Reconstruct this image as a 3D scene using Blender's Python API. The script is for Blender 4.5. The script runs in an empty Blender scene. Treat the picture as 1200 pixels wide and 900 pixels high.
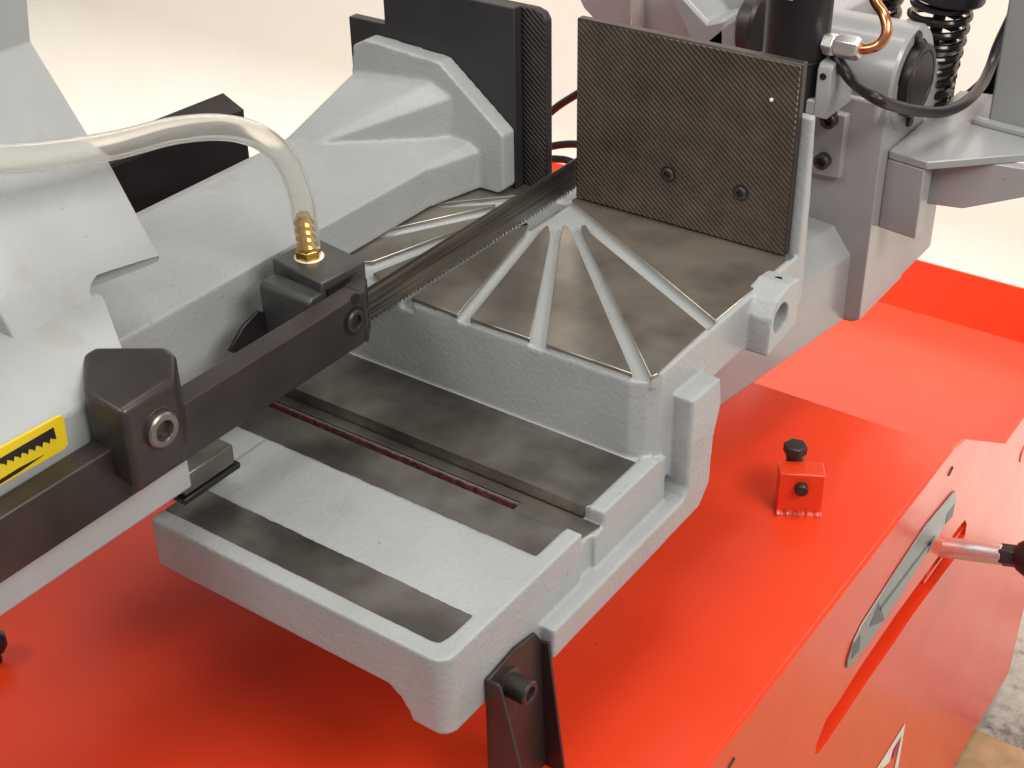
import bpy, bmesh, math, random
from mathutils import Vector, Matrix
random.seed(7)
S = bpy.context.scene
COL = S.collection

# ------------------------------------------------------------------ camera
F = 1681.9                                   # focal length in photo pixels (1200 x 900)
YAW, PITCH, ROLL = (math.radians(a) for a in (-35.9046, 32.6053, 1.1418))
CAM = Vector((0.6217, -0.9580, 0.5388))
fw = Vector((math.sin(YAW)*math.cos(PITCH), math.cos(YAW)*math.cos(PITCH), -math.sin(PITCH)))
rt0 = Vector((math.cos(YAW), -math.sin(YAW), 0)); dn0 = fw.cross(rt0)
rt = rt0*math.cos(ROLL) + dn0*math.sin(ROLL)
dn = -rt0*math.sin(ROLL) + dn0*math.cos(ROLL)
cd = bpy.data.cameras.new('camera'); cam = bpy.data.objects.new('camera', cd); COL.objects.link(cam)
cam.matrix_world = Matrix(((rt.x, -dn.x, -fw.x, CAM.x), (rt.y, -dn.y, -fw.y, CAM.y),
                           (rt.z, -dn.z, -fw.z, CAM.z), (0, 0, 0, 1)))
cd.sensor_width = 36.0; cd.lens = F/1200*36.0; cd.clip_start = .02; cd.clip_end = 60
S.camera = cam

# ------------------------------------------------------------------ light
w = bpy.data.worlds.new('World'); S.world = w; w.use_nodes = True
w.node_tree.nodes['Background'].inputs[0].default_value = (1.0, .97, .93, 1)
w.node_tree.nodes['Background'].inputs[1].default_value = .30
def area(name, loc, target, sx, sy, power, col=(1, .96, .9), spread=180):
    l = bpy.data.lights.new(name, 'AREA'); l.shape = 'RECTANGLE'; l.size = sx; l.size_y = sy
    l.energy = power; l.color = col; l.spread = math.radians(spread)
    o = bpy.data.objects.new(name, l); COL.objects.link(o); o.location = loc
    d = Vector(target) - Vector(loc); o.rotation_euler = d.to_track_quat('-Z', 'Y').to_euler()
    return o
area('ceiling_or_fill_lamp', (.30, -.05, 2.1), (0.15, 0, 0), 1.5, .6, 14)
area('ceiling_or_fill_lamp', (-.55, -1.9, 2.0), (-.1, -.3, -.1), 1.6, .6, 24)  # added front fill, lifts the shelf and the front faces
area('ceiling_or_fill_lamp', (1.75, -.45, 1.45), (.1, -.1, -.1), 1.3, .6, 31)
area('ceiling_or_fill_lamp', (-.3, .62, 2.3), (-.3, 1.5, .25), 5.8, .3, 50, spread=86)  # added lamp aimed at the backdrop to brighten it
S.view_settings.view_transform = 'Standard'; S.view_settings.look = 'None'
S.view_settings.exposure = 0.15; S.view_settings.gamma = 1.0
S.view_settings.use_curve_mapping = False
S.cycles.use_denoising = True
S.cycles.max_bounces = 10; S.cycles.transparent_max_bounces = 16

# ------------------------------------------------------------------ photo pixel -> point on a known plane
def ray(p): return rt*((p[0]-600)/F) + dn*((p[1]-450)/F) + fw
def onp(p, o, n):
    d = ray(p); o = Vector(o); n = Vector(n); return CAM + d*(n.dot(o-CAM)/n.dot(d))
def PX(p, v): return onp(p, (v, 0, 0), (1, 0, 0))
def PY(p, v): return onp(p, (0, v, 0), (0, 1, 0))
def PZ(p, v): return onp(p, (0, 0, v), (0, 0, 1))
def PV(p, a, b):                               # vertical plane through a and b
    t = Vector(b)-Vector(a); return onp(p, a, (t.y, -t.x, 0))

# ------------------------------------------------------------------ materials
def mat(name):
    m = bpy.data.materials.new(name); m.use_nodes = True
    nt = m.node_tree; return m, nt, nt.nodes['Principled BSDF']
def N(nt, t, **kw):
    n = nt.nodes.new(t)
    for k, v in kw.items():
        if k.startswith('i_'): n.inputs[k[2:].replace('_', ' ')].default_value = v
        else: setattr(n, k, v)
    return n
def coords(nt, scale=(1, 1, 1), rot=(0, 0, 0)):
    g = N(nt, 'ShaderNodeNewGeometry')
    mp = N(nt, 'ShaderNodeMapping'); mp.inputs['Scale'].default_value = scale; mp.inputs['Rotation'].default_value = rot
    nt.links.new(g.outputs['Position'], mp.inputs['Vector']); return mp.outputs[0]
def noise(nt, vec, scale, detail=4, rough=.55):
    n = N(nt, 'ShaderNodeTexNoise'); n.inputs['Scale'].default_value = scale
    n.inputs['Detail'].default_value = detail; n.inputs['Roughness'].default_value = rough
    nt.links.new(vec, n.inputs['Vector']); return n.outputs['Fac']
def ramp(nt, fac, stops):
    r = N(nt, 'ShaderNodeValToRGB'); nt.links.new(fac, r.inputs[0]); e = r.color_ramp.elements
    while len(e) < len(stops): e.new(.5)
    for k, (p, c) in enumerate(stops):
        e[k].position = p; e[k].color = c if len(c) == 4 else (*c, 1)
    return r.outputs[0]
def bump(nt, bs, h, strength, dist, prev=None):
    b = N(nt, 'ShaderNodeBump'); b.inputs['Strength'].default_value = strength; b.inputs['Distance'].default_value = dist
    nt.links.new(h, b.inputs['Height'])
    if prev is not None: nt.links.new(prev, b.inputs['Normal'])
    nt.links.new(b.outputs[0], bs.inputs['Normal']); return b.outputs[0]
def simple(name, col, rough=.5, metal=0., var=.12, vs=40, bs_=0, bd=.0004, coat=0., spec=.5):
    m, nt, b = mat(name); v = coords(nt)
    f = noise(nt, v, vs)
    c0 = tuple(x*(1-var) for x in col); c1 = tuple(min(1, x*(1+var)) for x in col)
    nt.links.new(ramp(nt, f, [(.3, c0), (.7, c1)]), b.inputs['Base Color'])
    b.inputs['Roughness'].default_value = rough; b.inputs['Metallic'].default_value = metal
    b.inputs['Specular IOR Level'].default_value = spec
    b.inputs['Coat Weight'].default_value = coat; b.inputs['Coat Roughness'].default_value = .12
    if bs_: bump(nt, b, noise(nt, v, bs_, 3), .5, bd)
    return m
def specks(nt, v, col, dark, scale, thr, amount=1.):
    f = noise(nt, v, scale, 2, .5); r = ramp(nt, f, [(thr, (0, 0, 0)), (thr+.03, (amount,)*3)])
    mx = N(nt, 'ShaderNodeMix'); mx.data_type = 'RGBA'; nt.links.new(r, mx.inputs[0]); nt.links.new(col, mx.inputs[6]); mx.inputs[7].default_value = (*dark, 1); return mx.outputs[2]
def paint(name, col, rough, coarse, coat=.0):
    m, nt, b = mat(name); v = coords(nt)
    f = noise(nt, v, 14, 5)
    c = ramp(nt, f, [(.3, tuple(x*.92 for x in col)), (.7, tuple(x*1.06 for x in col))])
    c = specks(nt, v, c, tuple(x*.35 for x in col), 210, .76, .8)
    c = specks(nt, v, c, (.30, .27, .23), 17, .66, .22)
    nt.links.new(c, b.inputs['Base Color'])
    b.inputs['Roughness'].default_value = rough; b.inputs['Coat Weight'].default_value = coat; b.inputs['Coat Roughness'].default_value = .1
    n1 = bump(nt, b, noise(nt, v, 260, 4, .6), .55, coarse)
    bump(nt, b, noise(nt, v, 90, 3), .3, coarse*.3, n1)
    return m
M = {}
M['cast'] = paint('grey_cast_paint', (.375, .392, .396), .42, .0013, .1)
M['bow'] = paint('grey_sprayed_paint', (.385, .40, .404), .45, .0005, .05)
M['sheet'] = paint('grey_dimmed_smooth_paint', (.30, .306, .312), .30, .00015, .25)  # grey darkened to stand in for dimmer light on the back machinery
def red():
    m, nt, b = mat('red_enamel'); v = coords(nt)
    c = ramp(nt, noise(nt, v, 9, 5), [(.3, (.80, .047, .010)), (.7, (.86, .057, .012))])
    c = specks(nt, v, c, (.16, .02, .01), 150, .765, .8)
    nt.links.new(c, b.inputs['Base Color'])
    rr = N(nt, 'ShaderNodeMapRange'); rr.inputs['To Min'].default_value = .26; rr.inputs['To Max'].default_value = .44
    nt.links.new(noise(nt, v, 12, 6, .65), rr.inputs['Value']); nt.links.new(rr.outputs[0], b.inputs['Roughness'])
    b.inputs['Coat Roughness'].default_value = .2; b.inputs['Coat Weight'].default_value = .5; b.inputs['Coat Roughness'].default_value = .2
    n1 = bump(nt, b, noise(nt, v, 420, 3), .3, .00015)
    bump(nt, b, noise(nt, v, 30, 3), .25, .0006, n1)
    return m
M['red'] = red()
def machined(name, lo, mid, hi, rough=(.26, .5), grind=(1, .05, 1)):
    m, nt, b = mat(name); v = coords(nt)
    big = noise(nt, v, 10, 3, .5)
    stn = noise(nt, v, 34, 3, .5)
    lines = noise(nt, coords(nt, grind), 420, 3, .6)
    ad = N(nt, 'ShaderNodeMath'); ad.operation = 'MULTIPLY_ADD'; ad.inputs[1].default_value = .07; nt.links.new(lines, ad.inputs[0]); nt.links.new(big, ad.inputs[2])
    ad2 = N(nt, 'ShaderNodeMath'); ad2.operation = 'MULTIPLY_ADD'; ad2.inputs[1].default_value = .26; nt.links.new(stn, ad2.inputs[0]); nt.links.new(ad.outputs[0], ad2.inputs[2])
    nt.links.new(ramp(nt, ad2.outputs[0], [(.50, lo), (.64, mid), (.80, hi)]), b.inputs['Base Color'])
    b.inputs['Metallic'].default_value = .85
    rr = N(nt, 'ShaderNodeMapRange'); rr.inputs['To Min'].default_value = rough[0]; rr.inputs['To Max'].default_value = rough[1]
    nt.links.new(noise(nt, v, 30, 5), rr.inputs['Value']); nt.links.new(rr.outputs[0], b.inputs['Roughness'])
    st = noise(nt, coords(nt, grind), 900, 2)
    n1 = bump(nt, b, st, .15, .0001)
    bump(nt, b, noise(nt, v, 24, 3), .2, .0008, n1)
    return m
M['pad'] = machined('milled_table_iron', (.26, .236, .205), (.375, .345, .30), (.52, .48, .42), (.26, .40))
M['strip'] = machined('milled_bed_iron', (.105, .095, .086), (.20, .183, .162), (.33, .31, .28), (.26, .42), (.05, 1, 1))
M['oxide'] = simple('black_oxide_steel', (.055, .046, .044), .42, .55, .2, 30, 500, .0001)
M['bar'] = simple('phosphated_steel_bar', (.062, .052, .050), .38, .6, .22, 22, 600, .00012)
M['gunmetal'] = simple('gunmetal_grey_steel', (.085, .088, .086), .42, .45, .12, 30, 400, .0001)
M['black'] = simple('black_paint', (.010, .008, .010), .36, 0, .2, 30)
M['springwire'] = simple('glossy_black_wire', (.014, .011, .012), .16, 0, .1, 40)
M['rubber'] = simple('black_rubber', (.010, .009, .011), .38, 0, .2, 40)
M['jaw'] = simple('dark_jaw_steel', (.045, .042, .046), .45, .5, .15, 12, 300, .0001)
M['slotcast'] = simple('red_lit_rough_casting', (.11, .045, .038), .7, .1, .8, 300, 320, .003)  # red bounce light from the base painted into the slot wall colour
def knurl(name, c0, c1, sc=1.0, ang=50):
    m, nt, b = mat(name)
    def wave(an, scale):
        n = N(nt, 'ShaderNodeTexWave'); n.wave_type = 'BANDS'; n.bands_direction = 'X'; n.wave_profile = 'SIN'
        n.inputs['Scale'].default_value = scale; n.inputs['Distortion'].default_value = .35; n.inputs['Detail'].default_value = 1; n.inputs['Detail Scale'].default_value = .4
        nt.links.new(coords(nt, (1, 1, 1), (0, an, 0)), n.inputs['Vector']); return n.outputs['Fac']
    a = wave(math.radians(ang), 84*sc); c = wave(math.radians(-ang*1.4), 97*sc)
    v = coords(nt)
    mx = N(nt, 'ShaderNodeMath'); mx.operation = 'MULTIPLY_ADD'; mx.inputs[1].default_value = .05
    nt.links.new(c, mx.inputs[0]); nt.links.new(a, mx.inputs[2])
    base = ramp(nt, noise(nt, v, 28, 6, .65), [(.3, c0), (.72, c1)])
    line_tone = ramp(nt, mx.outputs[0], [(.1, (.70, .70, .70)), (.95, (1.15, 1.12, 1.1))])  # tone darker in the knurl valleys, lighter on the crests
    mul = N(nt, 'ShaderNodeMix'); mul.data_type = 'RGBA'; mul.blend_type = 'MULTIPLY'; mul.inputs['Factor'].default_value = 1
    nt.links.new(base, mul.inputs[6]); nt.links.new(line_tone, mul.inputs[7]); nt.links.new(mul.outputs[2], b.inputs['Base Color'])
    b.inputs['Metallic'].default_value = .65; b.inputs['Roughness'].default_value = .42
    bump(nt, b, mx.outputs[0], .7, .0009)
    return m
M['knurl'] = knurl('diagonal_knurled_steel', (.088, .066, .052), (.158, .126, .098))
M['knurl2'] = knurl('dark_knurled_steel', (.05, .046, .05), (.10, .09, .088))
def blade_mat():
    m, nt, b = mat('oiled_blade_steel')
    f = noise(nt, coords(nt, (1, .012, 1)), 260, 5, .7)
    g = noise(nt, coords(nt, (1, .3, 1)), 8, 2)
    mx = N(nt, 'ShaderNodeMath'); mx.operation = 'MULTIPLY'; nt.links.new(f, mx.inputs[0]); nt.links.new(g, mx.inputs[1])
    mx.operation = 'MULTIPLY_ADD'; mx.inputs[1].default_value = .8; nt.links.new(g, mx.inputs[2])
    nt.links.new(f, mx.inputs[0]); nt.links.remove(mx.inputs[1].links[0])
    nt.links.new(ramp(nt, mx.outputs[0], [(.70, (.035, .031, .028)), (.90, (.105, .093, .082)), (1.0, (.24, .22, .195))]), b.inputs['Base Color'])
    b.inputs['Metallic'].default_value = .8; b.inputs['Roughness'].default_value = .34; return m
M['blade'] = blade_mat()
M['brass'] = simple('brass', (.72, .44, .10), .25, 1, .1, 60)
M['copper'] = simple('copper', (.72, .30, .14), .22, 1, .1, 60)
M['steel'] = simple('bright_zinc_steel', (.78, .77, .75), .30, .85, .08, 80)
M['alu'] = simple('brushed_aluminium', (.36, .41, .42), .42, .8, .05, 80)
M['yellow'] = simple('yellow_sticker', (.85, .62, .02), .35, 0, .04, 20)
M['ink'] = simple('black_ink', (.02, .015, .012), .45, 0, .05, 20)
M['greyink'] = simple('grey_print', (.10, .11, .115), .4, 0, .05, 20)
M['white'] = simple('white_sticker', (.85, .83, .80), .4, 0, .03, 20)
M['magenta'] = simple('magenta_print', (.50, .03, .13), .4, 0, .03, 20)
M['weld'] = simple('painted_weld_bead', (.80, .10, .06), .10, .1, .3, 120, 120, .0010, .4)
def hose_mat():
    m, nt, b = mat('clear_pvc')
    b.inputs['Base Color'].default_value = (.965, .96, .93, 1); b.inputs['Transmission Weight'].default_value = .91
    b.inputs['Roughness'].default_value = .11; b.inputs['IOR'].default_value = 1.2
    return m
M['pvc'] = hose_mat()
def wall_mat():
    m, nt, b = mat('white_backdrop'); v = coords(nt)
    f = noise(nt, v, 3, 6, .6)
    nt.links.new(ramp(nt, f, [(.25, (.80, .745, .675)), (.6, (.83, .78, .715))]), b.inputs['Base Color'])
    b.inputs['Roughness'].default_value = .9
    bump(nt, b, noise(nt, v, 4, 2), .3, .008); return m
M['wall'] = wall_mat()
def floor_mat():
    m, nt, b = mat('speckled_concrete'); v = coords(nt)
    f = noise(nt, v, 60, 6, .7); g = noise(nt, v, 8, 4)
    mx = N(nt, 'ShaderNodeMath'); mx.operation = 'MULTIPLY'; nt.links.new(f, mx.inputs[0]); nt.links.new(g, mx.inputs[1])
    nt.links.new(ramp(nt, mx.outputs[0], [(.12, (.10, .10, .09)), (.22, (.34, .33, .29)), (.4, (.48, .46, .41))]), b.inputs['Base Color'])
    b.inputs['Roughness'].default_value = .7; return m
M['floor'] = floor_mat()
M['wood'] = simple('brown_plywood', (.36, .25, .13), .7, 0, .2, 30)

# ------------------------------------------------------------------ mesh helpers
def prism(bm, axis, pts, lo, hi):
    """polygon extruded along an axis; pts hold the two other coordinates in x,y,z order"""
    def mk(a, v):
        a = tuple(a[:2]); return {'x': (v, *a), 'y': (a[0], v, a[1]), 'z': (*a, v)}[axis]
    A = [bm.verts.new(mk(p, lo)) for p in pts]; B = [bm.verts.new(mk(p, hi)) for p in pts]
    bm.faces.new(A); bm.faces.new(B[::-1]); n = len(A)
    for i in range(n): bm.faces.new((A[i], B[i], B[(i+1) % n], A[(i+1) % n]))
def box(bm, lo, hi): prism(bm, 'z', [(lo[0], lo[1]), (hi[0], lo[1]), (hi[0], hi[1]), (lo[0], hi[1])], lo[2], hi[2])
def hull(bm, A, B):
    """two matching polygons in space joined into a solid"""
    A = [bm.verts.new(p) for p in A]; B = [bm.verts.new(p) for p in B]; n = len(A)
    bm.faces.new(A); bm.faces.new(B[::-1])
    for i in range(n): bm.faces.new((A[i], B[i], B[(i+1) % n], A[(i+1) % n]))
def ring(c, d, r, seg, ph=0):
    d = Vector(d).normalized(); u = d.orthogonal().normalized(); v = d.cross(u)
    return [Vector(c) + (u*math.cos(ph+2*math.pi*k/seg) + v*math.sin(ph+2*math.pi*k/seg))*r for k in range(seg)]
def lathe(bm, p0, p1, prof, seg=32, ph=0):
    """profile [(t in metres along the axis, radius)] about the axis p0->p1"""
    p0 = Vector(p0); d = (Vector(p1)-p0).normalized(); prev = None
    for t, r in prof:
        cur = [bm.verts.new(q) for q in ring(p0+d*t, d, max(r, 1e-5), seg, ph)]
        if prev:
            for k in range(seg): bm.faces.new((prev[k], prev[(k+1) % seg], cur[(k+1) % seg], cur[k]))
        else: bm.faces.new(cur[::-1])
        prev = cur
    bm.faces.new(prev)
def cyl(bm, p0, p1, r, seg=32, ph=0):
    L = (Vector(p1)-Vector(p0)).length; lathe(bm, p0, p1, [(0, r), (L, r)], seg, ph)
def spline(pts, n=10):
    pts = [Vector(p) for p in pts]; P = [pts[0]*2-pts[1]] + pts + [pts[-1]*2-pts[-2]]; out = []
    for i in range(1, len(P)-2):
        for k in range(n):
            t = k/n; a, b, c, d = P[i-1:i+3]
            out.append(.5*((2*b)+(c-a)*t+(2*a-5*b+4*c-d)*t*t+(3*b-a-3*c+d)*t**3))
    out.append(pts[-1]); return out
def sweep(bm, path, rad, seg=14, cap=True):
    n = len(path); prev = None; u = None
    for i, p in enumerate(path):
        d = (path[min(i+1, n-1)]-path[max(i-1, 0)]).normalized()
        u = d.orthogonal() if u is None else (u - d*u.dot(d)); u.normalize(); v = d.cross(u)
        r = rad(i/(n-1)) if callable(rad) else rad
        cur = [bm.verts.new(p + (u*math.cos(2*math.pi*k/seg)+v*math.sin(2*math.pi*k/seg))*r) for k in range(seg)]
        if prev:
            for k in range(seg): bm.faces.new((prev[k], prev[(k+1) % seg], cur[(k+1) % seg], cur[k]))
        elif cap: bm.faces.new(cur[::-1])
        prev = cur
    if cap: bm.faces.new(prev)
def arc(c, r, a0, a1, n=8): return [(c[0]+r*math.cos(math.radians(a0+(a1-a0)*k/n)), c[1]+r*math.sin(math.radians(a0+(a1-a0)*k/n))) for k in range(n+1)]

def obj(name, bm, m, parent=None, bevel=0, seg=2, remesh=0, smooth=0, shade=True):
    bmesh.ops.recalc_face_normals(bm, faces=bm.faces)
    me = bpy.data.meshes.new(name); bm.to_mesh(me); bm.free(); me.materials.append(M[m])
    o = bpy.data.objects.new(name, me); COL.objects.link(o)
    if parent:
        o.parent = parent; o.matrix_parent_inverse = Matrix.Translation(-parent.location)
    if remesh:
        r = o.modifiers.new('remesh', 'REMESH'); r.mode = 'VOXEL'; r.voxel_size = remesh; r.use_smooth_shade = True
        s = o.modifiers.new('soften', 'SMOOTH'); s.factor = .5; s.iterations = smooth or 4
    elif bevel:
        b = o.modifiers.new('bevel', 'BEVEL'); b.width = bevel; b.segments = seg; b.limit_method = 'ANGLE'; b.angle_limit = math.radians(32)
        b.harden_normals = False
    if shade and not remesh:
        for p in me.polygons: p.use_smooth = True
        me.set_sharp_from_angle(angle=math.radians(34))
    return o
def carve(o, bm):
    """cut a closed shape out of a finished casting and keep the resulting mesh"""
    bmesh.ops.recalc_face_normals(bm, faces=bm.faces)
    me = bpy.data.meshes.new('cut'); bm.to_mesh(me); bm.free(); c = bpy.data.objects.new('cut', me); COL.objects.link(c)
    b = o.modifiers.new('carve', 'BOOLEAN'); b.operation = 'DIFFERENCE'; b.object = c; b.solver = 'EXACT'
    dg = bpy.context.evaluated_depsgraph_get(); res = bpy.data.meshes.new_from_object(o.evaluated_get(dg))
    o.modifiers.clear(); o.data = res; bpy.data.objects.remove(c)
    if not res.materials: res.materials.append(M['cast'])
    for p in res.polygons: p.use_smooth = True; p.material_index = 0
    res.set_sharp_from_angle(angle=math.radians(40))
def new(): return bmesh.new()
def tag(o, label, cat, group=None):
    o['label'] = label; o['category'] = cat
    if group: o['group'] = group
    return o
def thing(name, loc, label, cat, group=None):
    o = bpy.data.objects.new(name, None); COL.objects.link(o); o.location = loc; o.empty_display_size = .03
    bpy.context.view_layer.update()
    return tag(o, label, cat, group)
def struct(o): o['kind'] = 'structure'; return o
def cap_screw(parent, base, d, r, h, name='cap_screw', m='oxide'):
    """socket head screw: head standing h along d from base with a recessed hexagon"""
    d = Vector(d).normalized(); base = Vector(base); bm = new()
    lathe(bm, base, base+d, [(-.004, r*.98), (h-.0012, r), (h, r-.0012), (h, r*.60), (h-.0006, r*.57), (h-.55*r, r*.54)], 30)
    o = obj(name, bm, m, parent)
    bm = new(); lathe(bm, base+d*(h-.58*r), base+d, [(0, r*.5), (.05*r+.0002, r*.5)], 6); s = obj('hex_socket', bm, 'black', o, shade=False)
    s.matrix_parent_inverse = o.matrix_parent_inverse.inverted() @ o.matrix_parent_inverse
    return o

# ================================================================== the setting
FLOOR = -.95
bm = new(); box(bm, (-3.5, -2.5, FLOOR-.05), (3.5, 1.5, FLOOR)); struct(obj('floor', bm, 'floor'))
bm = new()
prof = [(.97, FLOOR+.004), (1.16, FLOOR+.004)] + [(1.16+.3*math.sin(math.radians(a)), FLOOR+.304-.3*math.cos(math.radians(a))) for a in range(10, 91, 10)] + [(1.46, 1.15)]
prof2 = [(y+.003, z-.002) for y, z in prof]
prism(bm, 'x', prof + prof2[::-1], -3.5, 3.5); struct(obj('backdrop', bm, 'wall'))

# ================================================================== red cabinet
ZS = -.247                                     # shelf height
XP = PZ((1093, 559), ZS).x                     # side panel plane
RIM = PX((1178, 520), XP).z                    # low rim of the sunken tray
ZT = RIM-.056
cab = thing('machine_cabinet', (0.1, 0.05, FLOOR), 'glossy red sheet metal machine base with sunken tray and slotted side panel', 'machine base')
XL = -.72; YF = -.62; YFOLD = PZ((1000, 486.3), ZS).y
bm = new(); box(bm, (XL, YF, ZS-.004), (XP-.0031, YFOLD, ZS)); box(bm, (XL, YFOLD-.0035, ZT), (XP-.0031, YFOLD-.0005, ZS-.003))
obj('top_shelf', bm, 'red', cab, .0012)
tb = PZ((1052.7, 298), RIM)
YB = tb.y; XTL = PZ((545, 171), RIM).x
bm = new(); hull(bm, [(XTL, YFOLD-.01, ZT+.004), (XP-.0031, YFOLD-.01, ZT+.004), (XP-.0031, YB-.03, ZT-.004), (XTL, YB-.03, ZT-.004)],
     [(XTL, YFOLD-.01, ZT), (XP-.0031, YFOLD-.01, ZT), (XP-.0031, YB-.03, ZT-.008), (XTL, YB-.03, ZT-.008)])
obj('tray_floor', bm, 'red', cab)
bm = new(); hull(bm, [(XTL, YB-.0305, ZT-.005), (XP-.0031, YB-.0305, ZT-.005), (XP-.0031, YB-.028, ZT-.005), (XTL, YB-.028, ZT-.005)],
     [(XTL, YB-.003, RIM), (XP-.0031, YB-.003, RIM), (XP-.0031, YB, RIM), (XTL, YB, RIM)])
obj('tray_back_wall', bm, 'red', cab)
bm = new(); box(bm, (XTL-.003, YFOLD-.003, ZT-.008), (XTL-.0005, YB, RIM)); obj('tray_end_wall', bm, 'red', cab)
# side panel with the lever slot: outline in y,z with a slot hole built from strips
slA = PX((957, 884), XP); slB = PX((1127, 616), XP)
def yz(p): return (p.y, p.z)
y0, y1 = -.62, PX((1175, 820), XP).y
n1 = yz(PX((1132, 515), XP)); n2 = yz(PX((1178, 520), XP))
sa, sb = Vector(yz(slA)), Vector(yz(slB)); dv = (sb-sa).normalized(); nv = Vector((-dv.y, dv.x))
def pill(a, b, w, k=9):
    d = (b-a).normalized(); n = Vector((-d.y, d.x)); a = a+d*w; b = b-d*w; ang = math.atan2(n.y, n.x)
    return [a+Vector((math.cos(ang+math.pi*i/k), math.sin(ang+math.pi*i/k)))*w for i in range(k+1)] + \
           [b+Vector((math.cos(ang+math.pi+math.pi*i/k), math.sin(ang+math.pi+math.pi*i/k)))*w for i in range(k+1)]
SLOT = ((955, 884), (957, 872), (968, 843), (982, 823), (1007, 783), (1050, 720), (1096, 657), (1122, 620), (1131, 609), (1133, 614), (1131, 627), (1120, 653), (1070, 720), (1048, 753), (1020, 793), (970, 868), (960, 882))
slot = [Vector(yz(PX(p, XP))) for p in SLOT]; sc_ = sum(slot, Vector((0, 0)))/len(slot)
outer = [(y0, ZS-.0005), (YFOLD, ZS-.0005), n1, n2, (y1, n2[1]), (y1, FLOOR+.03), (y0, FLOOR+.03)]
bm = new()
def loop_edges(pts, x):
    vs = [bm.verts.new((x, p[0], p[1])) for p in pts]
    return vs, [bm.edges.new((vs[i], vs[(i+1) % len(vs)])) for i in range(len(vs))]
ov, oe = loop_edges(outer, XP); iv, ie = loop_edges(slot, XP)
bmesh.ops.triangle_fill(bm, use_beauty=True, use_dissolve=False, edges=oe+ie)
r = bmesh.ops.extrude_face_region(bm, geom=bm.faces[:])
bmesh.ops.translate(bm, verts=[v for v in r['geom'] if isinstance(v, bmesh.types.BMVert)], vec=(-.003, 0, 0))
obj('side_panel', bm, 'red', cab, shade=False)
# slot channel behind the panel
bm = new(); box(bm, (XP-.036, slA.y-.03, slA.z-.05), (XP-.032, slB.y+.03, slB.z+.02)); obj('slot_back', bm, 'red', cab)
bm = new()
va = [bm.verts.new((XP-.0029, *p)) for p in slot]; vb = [bm.verts.new((XP-.033, *(p+(p-sc_).normalized()*.002))) for p in slot]
for i in range(len(va)): bm.faces.new((va[i], va[(i+1) % len(va)], vb[(i+1) % len(va)], vb[i]))
obj('slot_lining', bm, 'red', cab, shade=False)
for px in ((1000, 770, 992, 784), ):
    pass
# far end and front panels of the cabinet
bm = new(); box(bm, (XTL, y1-.004, FLOOR+.03), (XP-.0031, y1-.001, ZT-.01)); obj('end_panel', bm, 'red', cab)
bm = new(); box(bm, (XL, YF, FLOOR+.03), (XP-.0031, YF+.003, ZS-.0045)); obj('front_panel', bm, 'red', cab)
bm = new(); box(bm, (XL+.02, YF+.02, FLOOR), (XP-.03, y1-.05, FLOOR+.032)); obj('plinth', bm, 'black', cab)
for a, b_ in (((1116, 547), (1111, 557)), ((860, 888), (853, 900))):   # short pressed slits
    p, q = PX(a, XP), PX(b_, XP); bm = new(); cyl(bm, p+Vector((.0004, 0, 0)), q+Vector((.0004, 0, 0)), .0011, 8); obj('panel_slit', bm, 'black', cab)
p = PX((1199, 531), XP); bm = new(); cyl(bm, (XP-.002, p.y, p.z), (XP+.0012, p.y, p.z), .011, 24); obj('panel_plug', bm, 'red', cab)
p = PX((1142, 899), XP); bm = new(); cyl(bm, (XP-.002, p.y, p.z), (XP+.02, p.y, p.z), .011, 12); obj('panel_knob', bm, 'rubber', cab, .002)
# printed emblem on the panel: white outlined triangle with a magenta bar
e0 = PX((1061, 848), XP+.0006); bm = new()
def pl(px, dx=.0006): q = PX(px, XP+dx); return (q.y, q.z)
tri = [pl(p) for p in ((1061, 847), (1028, 900), (1010, 930), (1047, 934))]
tin = [pl(p) for p in ((1056.5, 862), (1031, 902), (1020, 921), (1043, 925))]
va = [bm.verts.new((XP+.0006, *p)) for p in tri]; vb = [bm.verts.new((XP+.0006, *p)) for p in tin]
for i in range(4): bm.faces.new((va[i], va[(i+1) % 4], vb[(i+1) % 4], vb[i]))
em = obj('emblem', bm, 'white', cab, shade=False)
bm = new(); prism(bm, 'x', [pl(p) for p in ((1054.5, 866), (1047, 882), (1045.5, 890), (1050, 885))], XP+.0004, XP+.0008); obj('emblem_bar', bm, 'magenta', cab, shade=False)
bm = new(); prism(bm, 'x', [pl(p) for p in ((1046.5, 877), (1034, 896), (1033, 901), (1038, 897), (1042, 893), (1044, 887))], XP+.0003, XP+.0007); obj('emblem_peak', bm, 'white', cab, shade=False)

# silver speed plate above the slot
plate = thing('indicator_plate', tuple(PX((1050, 690), XP)), 'long silver plate with rounded ends and a printed double arrow, above the slot', 'plate')
def pq(px): q = PX(px, XP+.002); return (q.y, q.z)
bm = new(); prism(bm, 'x', [pq(p) for p in ((993, 783), (994, 774), (1001, 752), (1010, 733.5), (1051.5, 668), (1085, 617), (1117, 578), (1120.5, 576), (1121, 584), (1116, 600), (1103, 623), (1074, 668), (1040, 722), (1010, 765), (998, 781))], XP+.0004, XP+.0020); obj('plate_body', bm, 'alu', plate, .0003)
XI = XP+.0024
for nm, poly in (('arrow_shaft', ((1030, 713), (1090, 634), (1091.5, 635), (1031.5, 715))), ('arrow_head', ((1018.5, 734.5), (1029.5, 707), (1032, 713), (1036, 727))),
                 ('arrow_head', ((1096, 627), (1084, 637), (1089, 640), (1087, 648))), ('printed_symbol', ((997.5, 772), (1000, 757), (1008, 744), (1006.5, 762))),
                 ('printed_symbol', ((1107.5, 614), (1110, 603), (1119, 590), (1116, 605)))):
    bm = new(); prism(bm, 'x', [pq(p) for p in poly], XP+.0016, XI); obj(nm, bm, 'greyink', plate, shade=False)

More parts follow.
